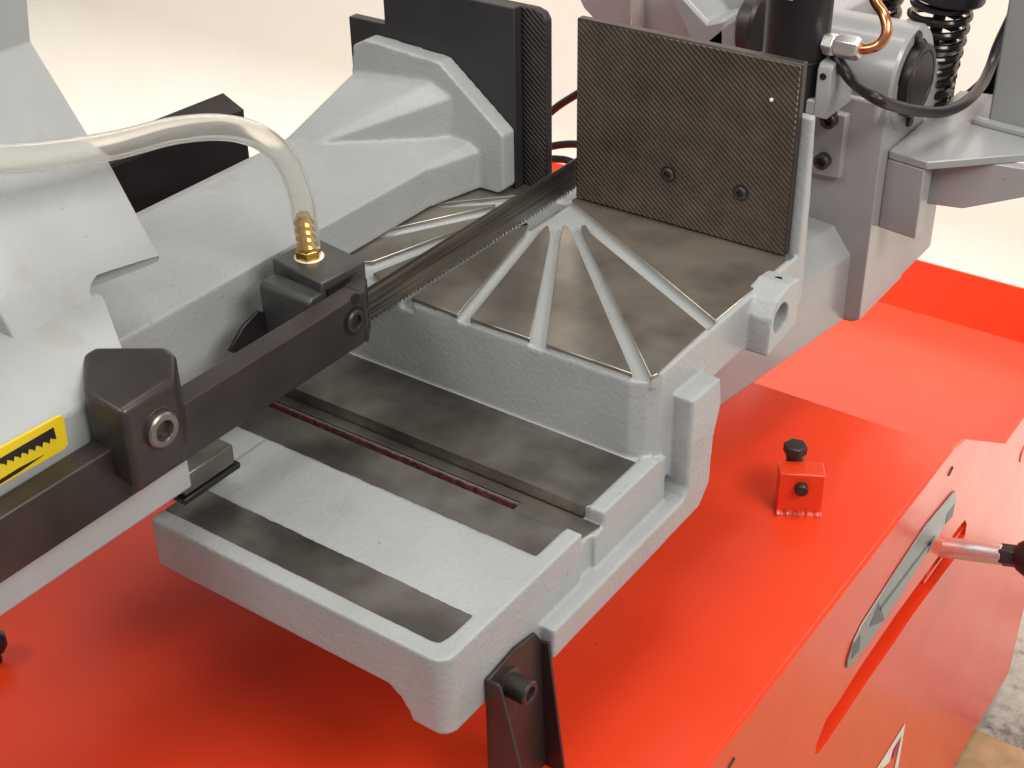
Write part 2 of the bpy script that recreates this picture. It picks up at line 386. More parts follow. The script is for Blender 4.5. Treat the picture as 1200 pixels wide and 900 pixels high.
# lever through the slot
lv0 = PX((1106, 641), XP); ld = Vector((1, .0, .0))
lv = thing('speed_lever', tuple(lv0), 'polished steel lever with black hexagon nut and knob sticking out of the slot', 'lever')
def along(px): return PY(px, lv0.y)
e1 = PY((1176, 650), lv0.y); ax = (e1-lv0).normalized(); ln = (e1-lv0).length
bm = new(); lathe(bm, lv0-ax*.028, lv0+ax, [(0, .0105), (ln+.028, .0105)], 32); obj('lever_rod', bm, 'steel', lv, .0008)
bm = new(); lathe(bm, lv0+ax*(ln-.002), lv0+ax, [(0, .0115), (.016, .0115)], 6, .4); obj('lever_nut', bm, 'oxide', lv, .0008)
bm = new(); k0 = lv0+ax*(ln+.011); lathe(bm, k0, k0+ax, [(0, .008), (.004, .014), (.012, .019), (.022, .0205), (.032, .018), (.04, .009), (.042, .002)], 28); obj('lever_knob', bm, 'rubber', lv)

# red stop block on the shelf
ba, bb = PZ((909, 601), ZS), PZ((962, 603.5), ZS)
u = (bb-ba).normalized(); v = Vector((-u.y, u.x, 0)); WB = (bb-ba).length
blk = thing('stop_block', tuple((ba+bb)/2), 'small red welded stop block with a bolt through it on the red shelf', 'stop block')
Z0 = Vector((0, 0, 1)); HB = .0425; DB = .021
bm = new(); q = [ba, bb, bb+v*DB, ba+v*DB]; hull(bm, [p-Z0*.001 for p in q], [p+Z0*HB for p in q]); obj('block', bm, 'red', blk, .0012)
c = (ba+bb)/2 + Z0*.029
bm = new(); lathe(bm, c+v*.0, c-v, [(-.045, .0060), (.005, .0060), (.0065, .0048)], 20)
obj('threaded_stud', bm, 'oxide', blk)
tb_ = PZ((931, 535), ZS+HB)
bm = new(); lathe(bm, tb_-Z0*.008, tb_+Z0, [(0, .0072), (.0125, .0072)], 20); obj('bolt_shank', bm, 'oxide', blk)
bm = new(); lathe(bm, tb_+Z0*.004, tb_+Z0, [(0, .0100), (.001, .0108), (.0085, .0108), (.0095, .0090)], 6, .5); obj('bolt_head', bm, 'oxide', blk, .0006)
bm = new()
pth = spline([ba - v*.0012 + u*(WB*t) + Z0*.0004 + v*.0012*random.uniform(-1, 1) for t in [k/7 for k in range(0, 8)]], 6)
sweep(bm, pth, lambda t: .0034+.0007*math.sin(t*29)+.0004*math.sin(t*67), 12); obj('weld_bead', bm, 'weld', blk)

# dark knob at the far left of the shelf
p = PZ((-6, 775), ZS); kb = thing('clamp_knob', tuple(p), 'small black knob standing on the red shelf in front of the saw bow', 'knob')
bm = new(); lathe(bm, p, p+Z0, [(-.001, .006), (.012, .006), (.012, .011), (.016, .013), (.024, .013), (.027, .009)], 12); obj('knob_head', bm, 'black', kb, .0008)

# ================================================================== cast saw bed
bed = thing('saw_bed', (.08, -.2, ZS), 'light grey cast iron saw bed with upper table, milled rails and lower step', 'saw bed')
g1 = [PZ((622, 270), 0), PZ((543.5, 374), 0)]; g2 = [PZ((651, 270), 0), PZ((630, 403), 0)]
g3 = [PZ((676, 266), 0), PZ((752, 437), 0)]; g4 = [PZ((690, 262), 0), PZ((832, 382), 0)]
def xy(px, z=0): q = PZ(px, z); return (q.x, q.y)
TF = -.2192
padA = [(-.0082, -.2175), xy((536, 368.5)), xy((615, 273)), xy((619, 263)), xy((617, 261.5)), xy((611, 264)), (-.0082, -.064)]
padB = [xy((551, 372.5)), xy((621, 396.5)), xy((644.5, 274)), xy((643, 265)), xy((640, 264)), xy((637, 266.5))]
padC = [xy((640, 403)), xy((741, 437.5)), xy((671, 276)), xy((666, 265.5)), xy((662, 263.5)), xy((659, 265)), xy((657.5, 273))]
padD = [xy((763, 441)), xy((772, 437)), xy((827.5, 385)), xy((692, 273)), xy((687, 264)), xy((683, 263)), xy((681, 265.5)), xy((682, 272))]
padE = [(-.001, -.004), xy((838.5, 375.5)), (.2045, -.03), (.2045, -.004), (.2, .003), (-.001, .003)]
# left of the blade
def lf(px): return xy(px)
lp1 = [(-.019, -.217), (-.019, -.150), lf((560, 268)), lf((440, 314)), (-.105, -.217)]
pads_r = [padA, padB, padC, padD, padE]
# left fan (mirror idea, measured where it shows)
padL1 = [(-.0185, -.217), xy((437, 320)), xy((562, 270)), (-.0185, -.100)]
padL2 = [(-.26, -.217), (-.11, -.217), xy((437, 306)), xy((556, 262)), xy((572, 252)), xy((450, 279)), (-.26, -.19)]
padL3 = [(-.26, -.17), xy((452, 269)), xy((577, 241)), xy((581, 239)), xy((520, 243)), (-.26, -.10)]
padL4 = [(-.26, -.08), xy((505, 239)), xy((604, 229)), (-.0185, .003), (-.26, .003)]
pads_l = [padL1, padL2, padL3, padL4]
# casting body, a union of blocks softened like sand-cast iron
bm = new()
tf = [(-.0045, TF), (.189, TF), (.2, -.2135), (.2065, -.204), (.2085, .018), (-.0045, .018)]
tfl = [(-.27, TF), (-.0195, TF), (-.0195, .018), (-.27, .018)]
prism(bm, 'z', tf, -.046, -.0065); prism(bm, 'z', [(-.0045, TF), (.189, TF), (.2, -.2135), (.2065, -.204), (.2072, -.140), (-.0045, -.14)], -.10, -.03); prism(bm, 'z', tfl, -.10, -.0065); box(bm, (-.03, TF, -.10), (.01, TF+.03, -.012)); prism(bm, 'z', [(-.03, TF+.001), (.01, TF+.001), (.01, .017), (-.03, .017)], -.09, -.022)
def shrink(poly, d):
    c = sum((Vector(p) for p in poly), Vector((0, 0)))/len(poly)
    return [tuple(Vector(p)+(Vector(p)-c).normalized()*d) for p in poly]
for P in pads_r + pads_l: prism(bm, 'z', P, -.012, -.0009)
# right rim of the table beyond pads D and E
prism(bm, 'z', [(.2035, -.205), (.2065, -.204), (.2085, .018), (.2045, .018)], -.012, -.0012)
# upright behind the right jaw
prism(bm, 'x', [(.009, -.05), (.009, .116), (.0155, .118), (.021, .05), (.025, -.05)], .0, .2088)
prism(bm, 'x', [(.009, -.05), (.009, .116), (.0155, .118), (.021, .05), (.025, -.05)], -.19, -.040)
box(bm, (-.03, .0, -.05), (.02, .06, -.0085))
# lower bed
RX = .211
slx = .148
box(bm, (-.11, -.2965, -.112), (RX, -.20, -.0842))                # under the channel and rear rail
box(bm, (-.11, -.2835, -.112), (.2075, -.20, -.0728)); box(bm, (.198, -.2855, -.112), (RX, -.2, -.0728))
box(bm, (slx+.001, -.318, -.112), (.2075, -.295, -.0842))
box(bm, (-.11, -.385, -.112), (.2, -.3185, -.0728)); box(bm, (.197, -.385, -.112), (RX, -.3145, -.0728))
def corner(x0, z0, z1, y1=-.43, r=.011):
    prism(bm, 'z', [(x0, -.4665)] + arc((RX-r, -.4665+r), r, -90, 0, 8) + [(RX, y1), (x0, y1)], z0, z1)
corner(-.046, -.112, -.0728, -.38)
for (a, b_) in (((.1985, -.285), (RX, -.21)), ((.1985, -.445), (RX, -.313)), ((-.046, -.4665), (RX-.011, -.4535)), ((-.046, -.420), (RX, -.3505))):
    box(bm, (a[0], a[1], -.09), (b_[0], b_[1], -.0708))
# front corner foot
prism(bm, 'z', [(.19, -.4665), ] + arc((RX-.011, -.4555), .011, -90, 0, 8) + [(RX, -.44), (.1985, -.44), (.1965, -.452), (.19, -.4535)], -.09, -.0708)
st_ = [(.146, -.104), (.160, -.1115), (.171, -.1175), (.178, -.126), (.182, -.1345)]
for (xa, za), (xb_, zb_) in zip(st_, st_[1:]):
    def cp(x0): return [(x0, -.4665)] + arc((RX-.011, -.4555), .011, -90, 0, 8) + [(RX, -.425), (x0, -.425)]
    hull(bm, [(*p, za+.003) for p in cp(xa)], [(*p, zb_) for p in cp(xb_)])
# flange along the side turning up into a rib
prism(bm, 'x', [(-.366, -.113), (-.192, -.113), (-.187, -.106), (-.187, -.028), (-.145, -.030), (-.141, -.055), (-.150, -.08), (-.152, -.122), (-.166, -.136), (-.366, -.138)], .2, .2235)
prism(bm, 'x', [(-.44, -.113), (-.15, -.113), (-.15, -.130), (-.44, -.130)], .16, .211)
# lug with the cross hole on the table side (hole built as a ring of wedges)
LC = PX((912.5, 372), .2255); lr = .0125
lug = [(LC.y-.0195, LC.z-.026), (LC.y-.0185, LC.z+.006), (LC.y-.009, LC.z+.019), (LC.y+.012, LC.z+.0235), (LC.y+.030, LC.z+.021), (LC.y+.031, LC.z-.020)]
def ring_prism(bm, poly, c, r, lo, hi, k=28):
    def cast(a):
        d = Vector((math.cos(a), math.sin(a))); best = 1e9
        for i in range(len(poly)):
            p, q = Vector(poly[i])-Vector(c), Vector(poly[(i+1) % len(poly)])-Vector(c); e = q-p; den = d.x*e.y-d.y*e.x
            if abs(den) < 1e-12: continue
            t = (p.x*e.y-p.y*e.x)/den; s = (p.x*d.y-p.y*d.x)/den
            if t > 0 and -1e-6 <= s <= 1+1e-6: best = min(best, t)
        return d*best
    an = sorted([2*math.pi*i/k for i in range(k)] + [math.atan2(p[1]-c[1], p[0]-c[0]) % (2*math.pi) for p in poly])
    V = []
    for a in an:
        o = cast(a); i_ = Vector((math.cos(a), math.sin(a)))*r
        V.append([bm.verts.new((x, c[0]+q.x, c[1]+q.y)) for x in (lo, hi) for q in (i_, o)])
    n = len(V)
    for i in range(n):
        a, b_ = V[i], V[(i+1) % n]
        bm.faces.new((a[2], a[3], b_[3], b_[2])); bm.faces.new((a[0], b_[0], b_[1], a[1]))
        bm.faces.new((a[1], b_[1], b_[3], a[3])); bm.faces.new((a[0], a[2], b_[2], b_[0]))
ring_prism(bm, lug, (LC.y, LC.z), .0122, .2, .2275)
box(bm, (-.2, -.19, ZS), (.10, .02, -.09))
obj('bed_casting', bm, 'cast', bed, remesh=.0013, smooth=4)
for P in pads_r + pads_l:
    bm = new(); prism(bm, 'z', P, -.004, 0); obj('table_pad', bm, 'pad', bed, .0004, 1)
def plate_(name, lo, hi, m): bm = new(); box(bm, lo, hi); return obj(name, bm, m, bed, .0006, 1)
def ragged(poly, amp, step=.0028, closed=True):
    """outline with the uneven border where milling meets the painted casting"""
    out = []
    for i, a in enumerate(poly if closed else poly[:-1]):
        a = Vector(a); b = Vector(poly[(i+1) % len(poly)]); L = (b-a).length; n = max(1, int(L/step)); d = (b-a)/L; nn = Vector((-d.y, d.x)); w_ = 0
        for k in range(n):
            if k: w_ = .35*w_ + random.uniform(-amp, amp)*.32
            out.append(tuple(a+(b-a)*(k/n)+nn*(w_ if k else 0)))
    return out if closed else out + [poly[-1]]
bm = new(); prism(bm, 'z', [(-.108, -.2852), (.193, -.2852)] + ragged([(.1995, -.279), (.1985, -.2205), (-.108, -.2198)], .0014, closed=False), -.0845, -.0722); obj('rear_rail', bm, 'strip', bed)
bm = new(); prism(bm, 'z', [(-.108, -.2955), (slx, -.2955), (slx, -.3135), (.203, -.3135), (.2085, -.2862), (-.108, -.2862)], -.0835, -.0825); obj('channel_floor', bm, 'strip', bed)
bm = new(); prism(bm, 'z', ragged([(-.108, -.3485), (.198, -.3485), (.1985, -.3165)], .0012, closed=False) + [(-.108, -.316)], -.0838, -.0718); obj('middle_rail', bm, 'strip', bed)
bm = new(); prism(bm, 'z', ragged([(-.0455, -.4525), (.1935, -.4525), (.1975, -.450), (.1990, -.446), (.1992, -.4205), (-.0455, -.4205)], .0012), -.0735, -.0714); obj('front_rail', bm, 'strip', bed)
bm = new(); box(bm, (-.108, -.2985, -.111), (slx+.002, -.2965, -.0836)); box(bm, (slx-.0005, -.316, -.111), (slx+.0015, -.2967, -.0836)); obj('slot_wall', bm, 'slotcast', bed, shade=False)
bm = new(); cyl(bm, (.214, PX((914, 342), .2165).y, -.006), (.214, PX((914, 342), .2165).y, .0022), .0034, 16)
obj('grub_screw', bm, 'black', bed)
bm = new(); cyl(bm, (.2, LC.y, LC.z), (.212, LC.y, LC.z), .0125, 24); obj('lug_bore', bm, 'bar', bed)

# ================================================================== right fixed jaw plate
jr = thing('fixed_jaw_plate', (.1, .005, 0), 'brown diagonally knurled steel jaw plate with two socket screws, bolted upright beside the table', 'jaw plate')
bm = new(); box(bm, (0, .0008, .0006), (.2005, .0095, .1605)); obj('plate_body', bm, 'bar', jr, .0012)
bm = new(); box(bm, (.001, 0, .0012), (.1992, .0015, .1592)); obj('knurled_face', bm, 'knurl', jr, .0006, 1)
for px in ((783, 204), (868, 226)):
    p = PY(px, 0); cap_screw(jr, (p.x, .0, p.z), (0, -1, 0), .0054, .0022, 'socket_screw', 'bar')
    bm = new(); lathe(bm, (p.x, .0005, p.z), (p.x, -1, p.z), [(0, .0072), (.0008, .0072)], 28); obj('screw_recess', bm, 'black', jr)
bm = new(); p = PY((904, 117), 0); bmesh.ops.create_icosphere(bm, subdivisions=1, radius=.0018, matrix=Matrix.Translation(p)); obj('paint_chip', bm, 'white', jr)
jl = thing('fixed_jaw_plate', (-.13, .005, 0), 'dark knurled steel jaw plate with chamfered top corner, just behind the moving jaw', 'jaw plate')
bm = new(); prism(bm, 'y', [(-.188, .0006), (-.0302, .0006), (-.0302, .152), (-.034, .158), (-.042, .1605), (-.188, .1605)], 0.0012, .0095); obj('plate_body', bm, 'jaw', jl, .001)
bm = new(); prism(bm, 'y', [(-.187, .0012), (-.0312, .0012), (-.0312, .1515), (-.0348, .1572), (-.0422, .1595), (-.187, .1595)], 0, .0018); obj('knurled_face', bm, 'knurl2', jl)

# ================================================================== moving vise
vs = thing('moving_vise', (-.14, -.1, 0), 'light grey cast vise slide with flared end carrying a dark stepped jaw plate', 'vise')
bm = new()
fl = [(-.224, .0015), (-.223, .070), (-.2175, .106), (-.203, .1135), (-.121, .1085), (-.0545, .056), (-.0545, .006), (-.060, .0015)]
prism(bm, 'y', fl, -.0305, -.0125)
# long slide
hull(bm, [(-.096, -.62, -.071), (-.096, -.62, .036), (-.206, -.62, .049), (-.222, -.62, .045), (-.222, -.62, -.071)],
     [(-.094, -.2225, -.071), (-.094, -.2225, .0373), (-.206, -.2225, .051), (-.222, -.2225, .047), (-.222, -.2225, -.071)])
hull(bm, [(-.094, -.2235, .001), (-.094, -.2235, .0373), (-.206, -.2235, .051), (-.222, -.2235, .047), (-.222, -.2235, .001)],
     [(-.093, -.02, .001), (-.093, -.02, .038), (-.206, -.02, .052), (-.222, -.02, .048), (-.222, -.02, .001)])
# flared gusset up to the flange
hull(bm, [(-.105, -.02, .03), (-.0985, -.02, .083), (-.122, -.02, .094), (-.219, -.02, .084), (-.222, -.02, .03)],
     [(-.19, -.125, .03), (-.194, -.125, .0475), (-.196, -.125, .048), (-.220, -.125, .0485), (-.222, -.125, .03)])
hull(bm, [(-.078, -.02, .001), (-.078, -.02, .036), (-.09, -.02, .042), (-.2, -.02, .042), (-.2, -.02, .001)],
     [(-.0965, -.10, .001), (-.0965, -.10, .036), (-.1, -.10, .038), (-.2, -.10, .042), (-.2, -.10, .001)])
obj('vise_casting', bm, 'cast', vs, remesh=.0016, smooth=3)
bm = new(); prism(bm, 'y', [(-.2365, .0008), (-.0535, .0008), (-.0535, .1625), (-.1945, .1625), (-.1945, .1235), (-.2365, .1235)], -.0124, -.0015); obj('jaw_plate', bm, 'jaw', vs, .0009)

# ================================================================== saw blade
bl = thing('saw_band', (-.0105, -.1, 0), 'thin dark toothed band saw blade running over the table slot', 'saw blade')
bm = new(); yb0, yb1 = -.60, .75; pit = .0046; nT = int((yb1-yb0)/pit); TH = .0006; xb = -.0105
zt = .029
prof = []
for k in range(nT):
    y = yb0+k*pit; prof += [(y, .0026), (y+pit*.30, .0023), (y+pit*.62, -.0002+.0003*random.random())]
prof.append((yb0+nT*pit, .0022))
for s, nm in ((0, 0),):
    top = [[bm.verts.new((xb+d, y, zt)) for y, z in prof] for d in (-TH, TH)]
    mid = [[bm.verts.new((xb+d, y, .0042)) for y, z in prof] for d in (-TH, TH)]
    bot = [[bm.verts.new((xb+d+(.00045 if (i//3) % 3 == 0 else -.00045 if (i//3) % 3 == 1 else 0)*(i % 3 == 2), y, z)) for i, (y, z) in enumerate(prof)] for d in (-TH, TH)]
    n = len(prof)
    for i in range(n-1):
        for a, b_ in ((top, mid), (mid, bot)):
            bm.faces.new((a[0][i], a[0][i+1], b_[0][i+1], b_[0][i])); bm.faces.new((a[1][i], b_[1][i], b_[1][i+1], a[1][i+1]))
        bm.faces.new((top[0][i], top[1][i], top[1][i+1], top[0][i+1])); bm.faces.new((bot[0][i], bot[0][i+1], bot[1][i+1], bot[1][i]))
obj('blade_band', bm, 'blade', bl, shade=False)

# ================================================================== guide arm: bar, clamp, guide head
ga = thing('blade_guide_arm', (0, -.45, .0), 'dark square steel guide bar with clamp block and nozzle head holding the blade', 'guide arm')
XB = .010
bm = new(); box(bm, (-.0075, -.80, .0035), (XB, -.292, .0445))
obj('bar', bm, 'bar', ga, .0012)
hb = [(-.0075, -.292), (XB, -.292), (XB+.0005, -.290), (.0035, -.274), (-.0075, -.274)]
bm = new(); prism(bm, 'z', [(-.0075, -.2925), (XB+.0004, -.2925), (XB+.0004, -.2905), (-.001, -.2745), (-.0075, -.2745)], .0030, .0449); obj('guide_tip', bm, 'bar', ga, .0008)
p = PX((415, 376), XB); cap_screw(ga, (XB, p.y, p.z), (1, 0, 0), .0088, .0028, 'guide_screw')
bm = new(); cyl(bm, (XB-.001, p.y, p.z), (XB+.0006, p.y, p.z), .0112, 28); obj('screw_recess', bm, 'black', ga)
p = PX((416.5, 350), XB); bm = new(); cyl(bm, (XB-.001, p.y, p.z), (XB+.0006, p.y, p.z), .0042, 20); obj('pin_hole', bm, 'black', ga)
tn = Vector((.016, .0112, 0)).normalized()
for z in (.012, .0205, .0285, .0355):
    c = Vector((XB-.0053, -.2826, z)); bm = new(); cyl(bm, c-tn*.001, c+tn*.0006, .0026, 16); obj('pin_hole', bm, 'black', ga)
# head block on the far side of the blade with the hose connection
ZB = .051
hA, hB, hC = PZ((318, 303), ZB), PZ((376, 332), ZB), PZ((428, 305), ZB)
bm = new(); hD = hA+hC-hB; yA = hB.y
hull(bm, [Vector((p.x, p.y, .012)) for p in (hA, hB, hC, hD)], [hA, hB, hC, hD]); obj('guide_head', bm, 'gunmetal', ga, .0015)
gs = PX((303, 335), hA.x+.006)
bm = new(); prism(bm, 'x', [(gs.y, .0), (gs.y, gs.z), (gs.y+.003, gs.z+.003), (yA+.004, gs.z+.003), (yA+.004, .0)], hA.x+.006, -.016); obj('guide_shoulder', bm, 'gunmetal', ga, .0015)
dx = hA.x+.008
bm = new(); prism(bm, 'x', [yz(PX(q, dx)) for q in ((268, 412), (284, 383), (302, 364), (330, 372), (330, 430))], dx-.002, dx+.001); obj('deflector_plate', bm, 'black', ga, .0006)
bm = new(); prism(bm, 'z', [(-.0132, yA+.004), (-.0118, yA+.004), (-.0118, -.273), (-.0132, -.273)], .002, .0455); obj('carbide_guide', bm, 'blade', ga)
# clamp block
XC = .0272; zlo = PX((150, 588), XC).z; ZC = .0805
pc = [(.0285, -.5265), (.0272, -.4830), (.0100, -.4660), (-.0010, -.4620), (-.0390, -.4880), (-.0380, -.4985), (-.0060, -.5255)]
bm = new(); hull(bm, [(x, y, zlo+(.010 if x < .02 else 0)) for x, y in pc], [(x, y, ZC+(.0015 if x < .02 else -.002)) for x, y in pc])
obj('clamp_block', bm, 'bar', ga, .0045, 4)
p = PX((187, 502), XC); cap_screw(ga, (XC, p.y, p.z), (1, 0, 0), .0118, .005, 'clamp_screw', 'strip')
bm = new(); lathe(bm, (XC-.001, p.y, p.z), (1, p.y, p.z), [(0, .0145), (.0012, .0145), (.0018, .0138)], 28); obj('washer', bm, 'bar', ga)

# ================================================================== saw bow
bo = thing('saw_bow', (-.1, -.7, -.04), 'light grey cast saw bow with sloping top, yellow blade sticker and slotted end', 'saw bow')
bm = new()
B1 = [(-.012, -.008), (-.012, .066), (-.016, .0708), (-.064, .0955), (-.125, .098), (-.125, -.008)]
hull(bm, [(x, -1.0, z) for x, z in B1], [(x, -.484+(-.012-x)*(.55 if x > -.1 else .2), z) for x, z in B1])
obj('bow_body', bm, 'bow', bo, .0018, 3)
bm = new(); box(bm, (-.10, -1.0, -.038), (-.0118, -.4525, -.0075)); obj('bow_flange', bm, 'bow', bo, .002)
B2 = [(-.066, .094), (-.103, .157), (-.119, .172), (-.161, .229), (-.156, .256), (-.150, .34), (-.23, .34), (-.23, .17), (-.115, .094)]
bm = new(); prism(bm, 'y', B2, -.524, -.402); bow = obj('bow_cover', bm, 'bow', bo, .0018, 3)
bm = new(); ka, kb_ = Vector((-.068, -.462, .093)), Vector((-.060, -.39, .094))
lathe(bm, ka, kb_, [(0, .006), (.004, .0105), (.010, .0135), ((kb_-ka).length, .008)], 24)
carve(bow, bm)
bm = new(); prism(bm, 'y', [(x-.02, z-.003) for x, z in B2], -1.0, -.521); obj('bow_rear', bm, 'bow', bo, .003, 3)
bm = new(); box(bm, (-.2, -1.0, .02), (-.1, -.47, .12)); obj('bow_core', bm, 'bow', bo, .002)
bm = new(); box(bm, (-.045, -.455, -.048), (-.0185, -.407, -.032)); obj('lower_bar', bm, 'strip', bo, .0012)
bm = new(); box(bm, (-.046, -.458, -.053), (-.0165, -.404, -.0483)); obj('under_bar_strip', bm, 'black', bo, .001)  # black strip filling the gap under the lower bar
# sticker
def st(px): q = PX(px, -.0105); return (q.y, q.z)
bm = new(); prism(bm, 'x', [st(p) for p in ((-60, 559), (72, 487.5), (75.5, 490), (80, 521), (76, 527), (-60, 604))], -.0130, -.0110); sk = obj('warning_sticker', bm, 'yellow', bo, shade=False)
sp = [(-40, 561), (63, 501), (66.5, 515)]
sr = []
for k in range(14):
    x = 66-k*8.4; y = 515 + (66-x)*.50
    sr += [(x-1.5, y-.5), (x-6.8, y-1.2), (x-7.6, y+5.2)]
bm = new(); prism(bm, 'x', [st(p) for p in [(-50, 567), (63, 501), (66.5, 514)] + sr], -.0125, -.0106); obj('sticker_blade', bm, 'ink', bo, shade=False)
bm = new(); prism(bm, 'x', [st(p) for p in ((-50, 594), (22, 549), (52, 533), (25, 552), (-50, 599))], -.0125, -.0106); obj('sticker_arrow', bm, 'ink', bo, shade=False)

# ================================================================== coolant hose
ZB_ = ZB
fb = PZ((362, 301), ZB)
hs = thing('coolant_hose', tuple(fb), 'clear plastic coolant hose pushed onto a brass barb on the guide head', 'hose')
ft = PX((356, 262), fb.x)
ax = (PX((357, 266), fb.x)-fb).normalized(); H = (PX((357, 266), fb.x)-fb).length
bm = new(); lathe(bm, fb-ax*.002, fb+ax, [(0, .0098), (.009, .0098), (.0095, .0088)], 6, .3); obj('brass_hexagon', bm, 'brass', hs, .0006)
bm = new(); pr = [(.0, .0055)]
nb = 4; t = .009
for k in range(nb):
    pr += [(t, .0050), (t+.0008, .0074), (t+.0048, .0056)]; t += .0062
pr += [(t, .0050), (t+.002, .0048), (t+.002, .0034)]
lathe(bm, fb, fb+ax, pr, 28); obj('hose_barb', bm, 'brass', hs)
bm = new(); lathe(bm, fb-ax*.001, fb+ax, [(0, .0112), (.0012, .0114), (.0016, .0102)], 24); obj('seal_ring', bm, 'white', hs)
hp = [(362, 290), (358.5, 265), (352, 228), (335, 188), (305, 161), (262, 149.5), (205, 153), (135, 170), (60, 182), (0, 186), (-80, 186)]
he = PX(hp[-1], fb.x)
path = spline([PX(p, fb.x) for p in hp] + [he+Vector((-.006, -.05, -.012)), he+Vector((-.02, -.10, -.05)), he+Vector((-.03, -.115, -.11)), he+Vector((-.035, -.12, -.20))], 12)
bm = new()
rad = lambda t: .0082
def tube_shell(bm, path, r_out, r_in, seg=24):
    vo = []; 
    for r in (r_out, r_in):
        u = None; rows = []; n = len(path)
        for i, p in enumerate(path):
            d = (path[min(i+1, n-1)]-path[max(i-1, 0)]).normalized()
            u = d.orthogonal() if u is None else (u-d*u.dot(d)); u.normalize(); v = d.cross(u)
            rows.append([bm.verts.new(p+(u*math.cos(2*math.pi*k/seg)+v*math.sin(2*math.pi*k/seg))*r) for k in range(seg)])
        vo.append(rows)
    O, I = vo
    for i in range(len(path)-1):
        for k in range(seg):
            j = (k+1) % seg
            bm.faces.new((O[i][k], O[i][j], O[i+1][j], O[i+1][k])); bm.faces.new((I[i][k], I[i+1][k], I[i+1][j], I[i][j]))
    for e in (0, -1):
        for k in range(seg):
            j = (k+1) % seg; bm.faces.new((O[e][k], O[e][j], I[e][j], I[e][k]) if e else (O[e][j], O[e][k], I[e][k], I[e][j]))
tube_shell(bm, path, .0088, .0070); obj('hose_tube', bm, 'pvc', hs)

# ================================================================== dark sheet channel behind the vise
c0 = PX((286, 132), -.30); c1 = PZ((138, 193), c0.z)
ch = thing('sheet_channel', tuple(c0-Z0*.11), 'black folded sheet channel lying behind the grey vise slide', 'channel')
du = (c1-c0).normalized(); dvv = Vector((du.y, -du.x, 0)); 
if dvv.x > 0: dvv = -dvv
bm = new(); L = (c1-c0).length*1.6
q = [c0, c0+du*L, c0+du*L+dvv*.003, c0+dvv*.003]; hull(bm, [p-Z0*.11 for p in q], q); obj('channel_face', bm, 'black', ch, .0006)
bm = new(); q = [c0+dvv*.0, c0+du*L, c0+du*L+dvv*.026+Z0*.010, c0+dvv*.026+Z0*.010]
hull(bm, q, [p+Z0*.003 for p in q]); q2 = [c0+dvv*.026+Z0*.010, c0+du*L+dvv*.026+Z0*.010, c0+du*L+dvv*.034+Z0*.004, c0+dvv*.034+Z0*.004]
hull(bm, q2, [p+Z0*.003 for p in q2]); obj('channel_lip', bm, 'oxide', ch)
bm = new(); q = [c0+dvv*.032, c0+du*L+dvv*.032, c0+du*L+dvv*.035, c0+dvv*.035]; hull(bm, [p-Z0*.11 for p in q], [p+Z0*.004 for p in q]); obj('channel_rear', bm, 'black', ch)

# ================================================================== front support bracket
br = thing('support_bracket', (.222, -.41, ZS), 'black folded steel bracket with a socket screw under the bed corner', 'bracket')
XK = .2125
k1, k2, k3 = PX((569, 797), XK), PX((603, 758), XK), PX((630, 755), XK)
zb = ZS+.0005
bm = new(); prism(bm, 'x', [(k1.y, zb), yz(k1), yz(k2), (k2.y+.022, k2.z-.004), (k2.y+.030, k2.z-.018), (k2.y+.034, zb)], XK-.001, XK+.002); obj('back_plate', bm, 'oxide', br, .0006)
bm = new(); prism(bm, 'y', [(XK+.001, zb), (XK+.001, k1.z), (XK+.010, k1.z+.001), (XK+.012, k1.z-.004), (XK+.012+(PY((605, 882), k1.y).x-XK-.012)*(zb-k1.z+.004)/(PY((605, 882), k1.y).z-k1.z+.004), zb)], k1.y-.0005, k1.y+.0022); obj('side_flange', bm, 'oxide', br, .0006)
yy = k2.y+.031; q_ = PY((659, 897), yy); XR = XK+.008+(q_.x-XK-.008)*(zb-k2.z+.014)/(q_.z-k2.z+.014)
bm = new(); hull(bm, [(XK+.001, yy-.004, k2.z-.016), (XK+.008, yy-.004, k2.z-.014), (XR, yy+.001, zb), (XK+.001, yy+.001, zb)], [(XK+.001, yy-.0015, k2.z-.016), (XK+.008, yy-.0015, k2.z-.014), (XR, yy+.0035, zb), (XK+.001, yy+.0035, zb)]); obj('side_flange', bm, 'oxide', br, .0004)
p = PX((597, 801), XK+.003)
bm = new(); lathe(bm, (XK+.0015, p.y, p.z), (1, p.y, p.z), [(0, .0115), (.0022, .0115), (.0026, .0108)], 28); obj('washer', bm, 'oxide', br)
cap_screw(br, (XK+.004, p.y, p.z), (1, 0, 0), .0088, .016, 'cap_screw')

# ================================================================== swivel arm and column
sw = thing('swivel_column', (.14, .24, ZS), 'grey painted swivel column with round pivot hub and beam reaching under the table', 'column')
bm = new()
A0, A1 = PZ((850, 472), -.165), PZ((1000, 367), -.165)
ad = (A1-A0).normalized(); AA = A0-ad*.06; AB = A1+ad*.04
inn = Vector((-ad.y, ad.x, 0))
def sec(p): return [p+Z0*0, p+Z0*.071, p+inn*.020+Z0*.097, p+inn*.09+Z0*.103, p+inn*.12+Z0*.0]
hull(bm, sec(AA), sec(AB)); obj('beam', bm, 'sheet', sw, .0018, 2)
YC = .205
bm = new()
prism(bm, 'z', [(.06, YC), (.1855, YC), (.1895, YC+.005), (.1895, .40), (.06, .40)], -.165, .06); obj('column_box', bm, 'sheet', sw, .003, 3)
XH = .194; HC = PX((1069.5, 93), XH); HR = .0495
bm = new(); n = 56
V = []
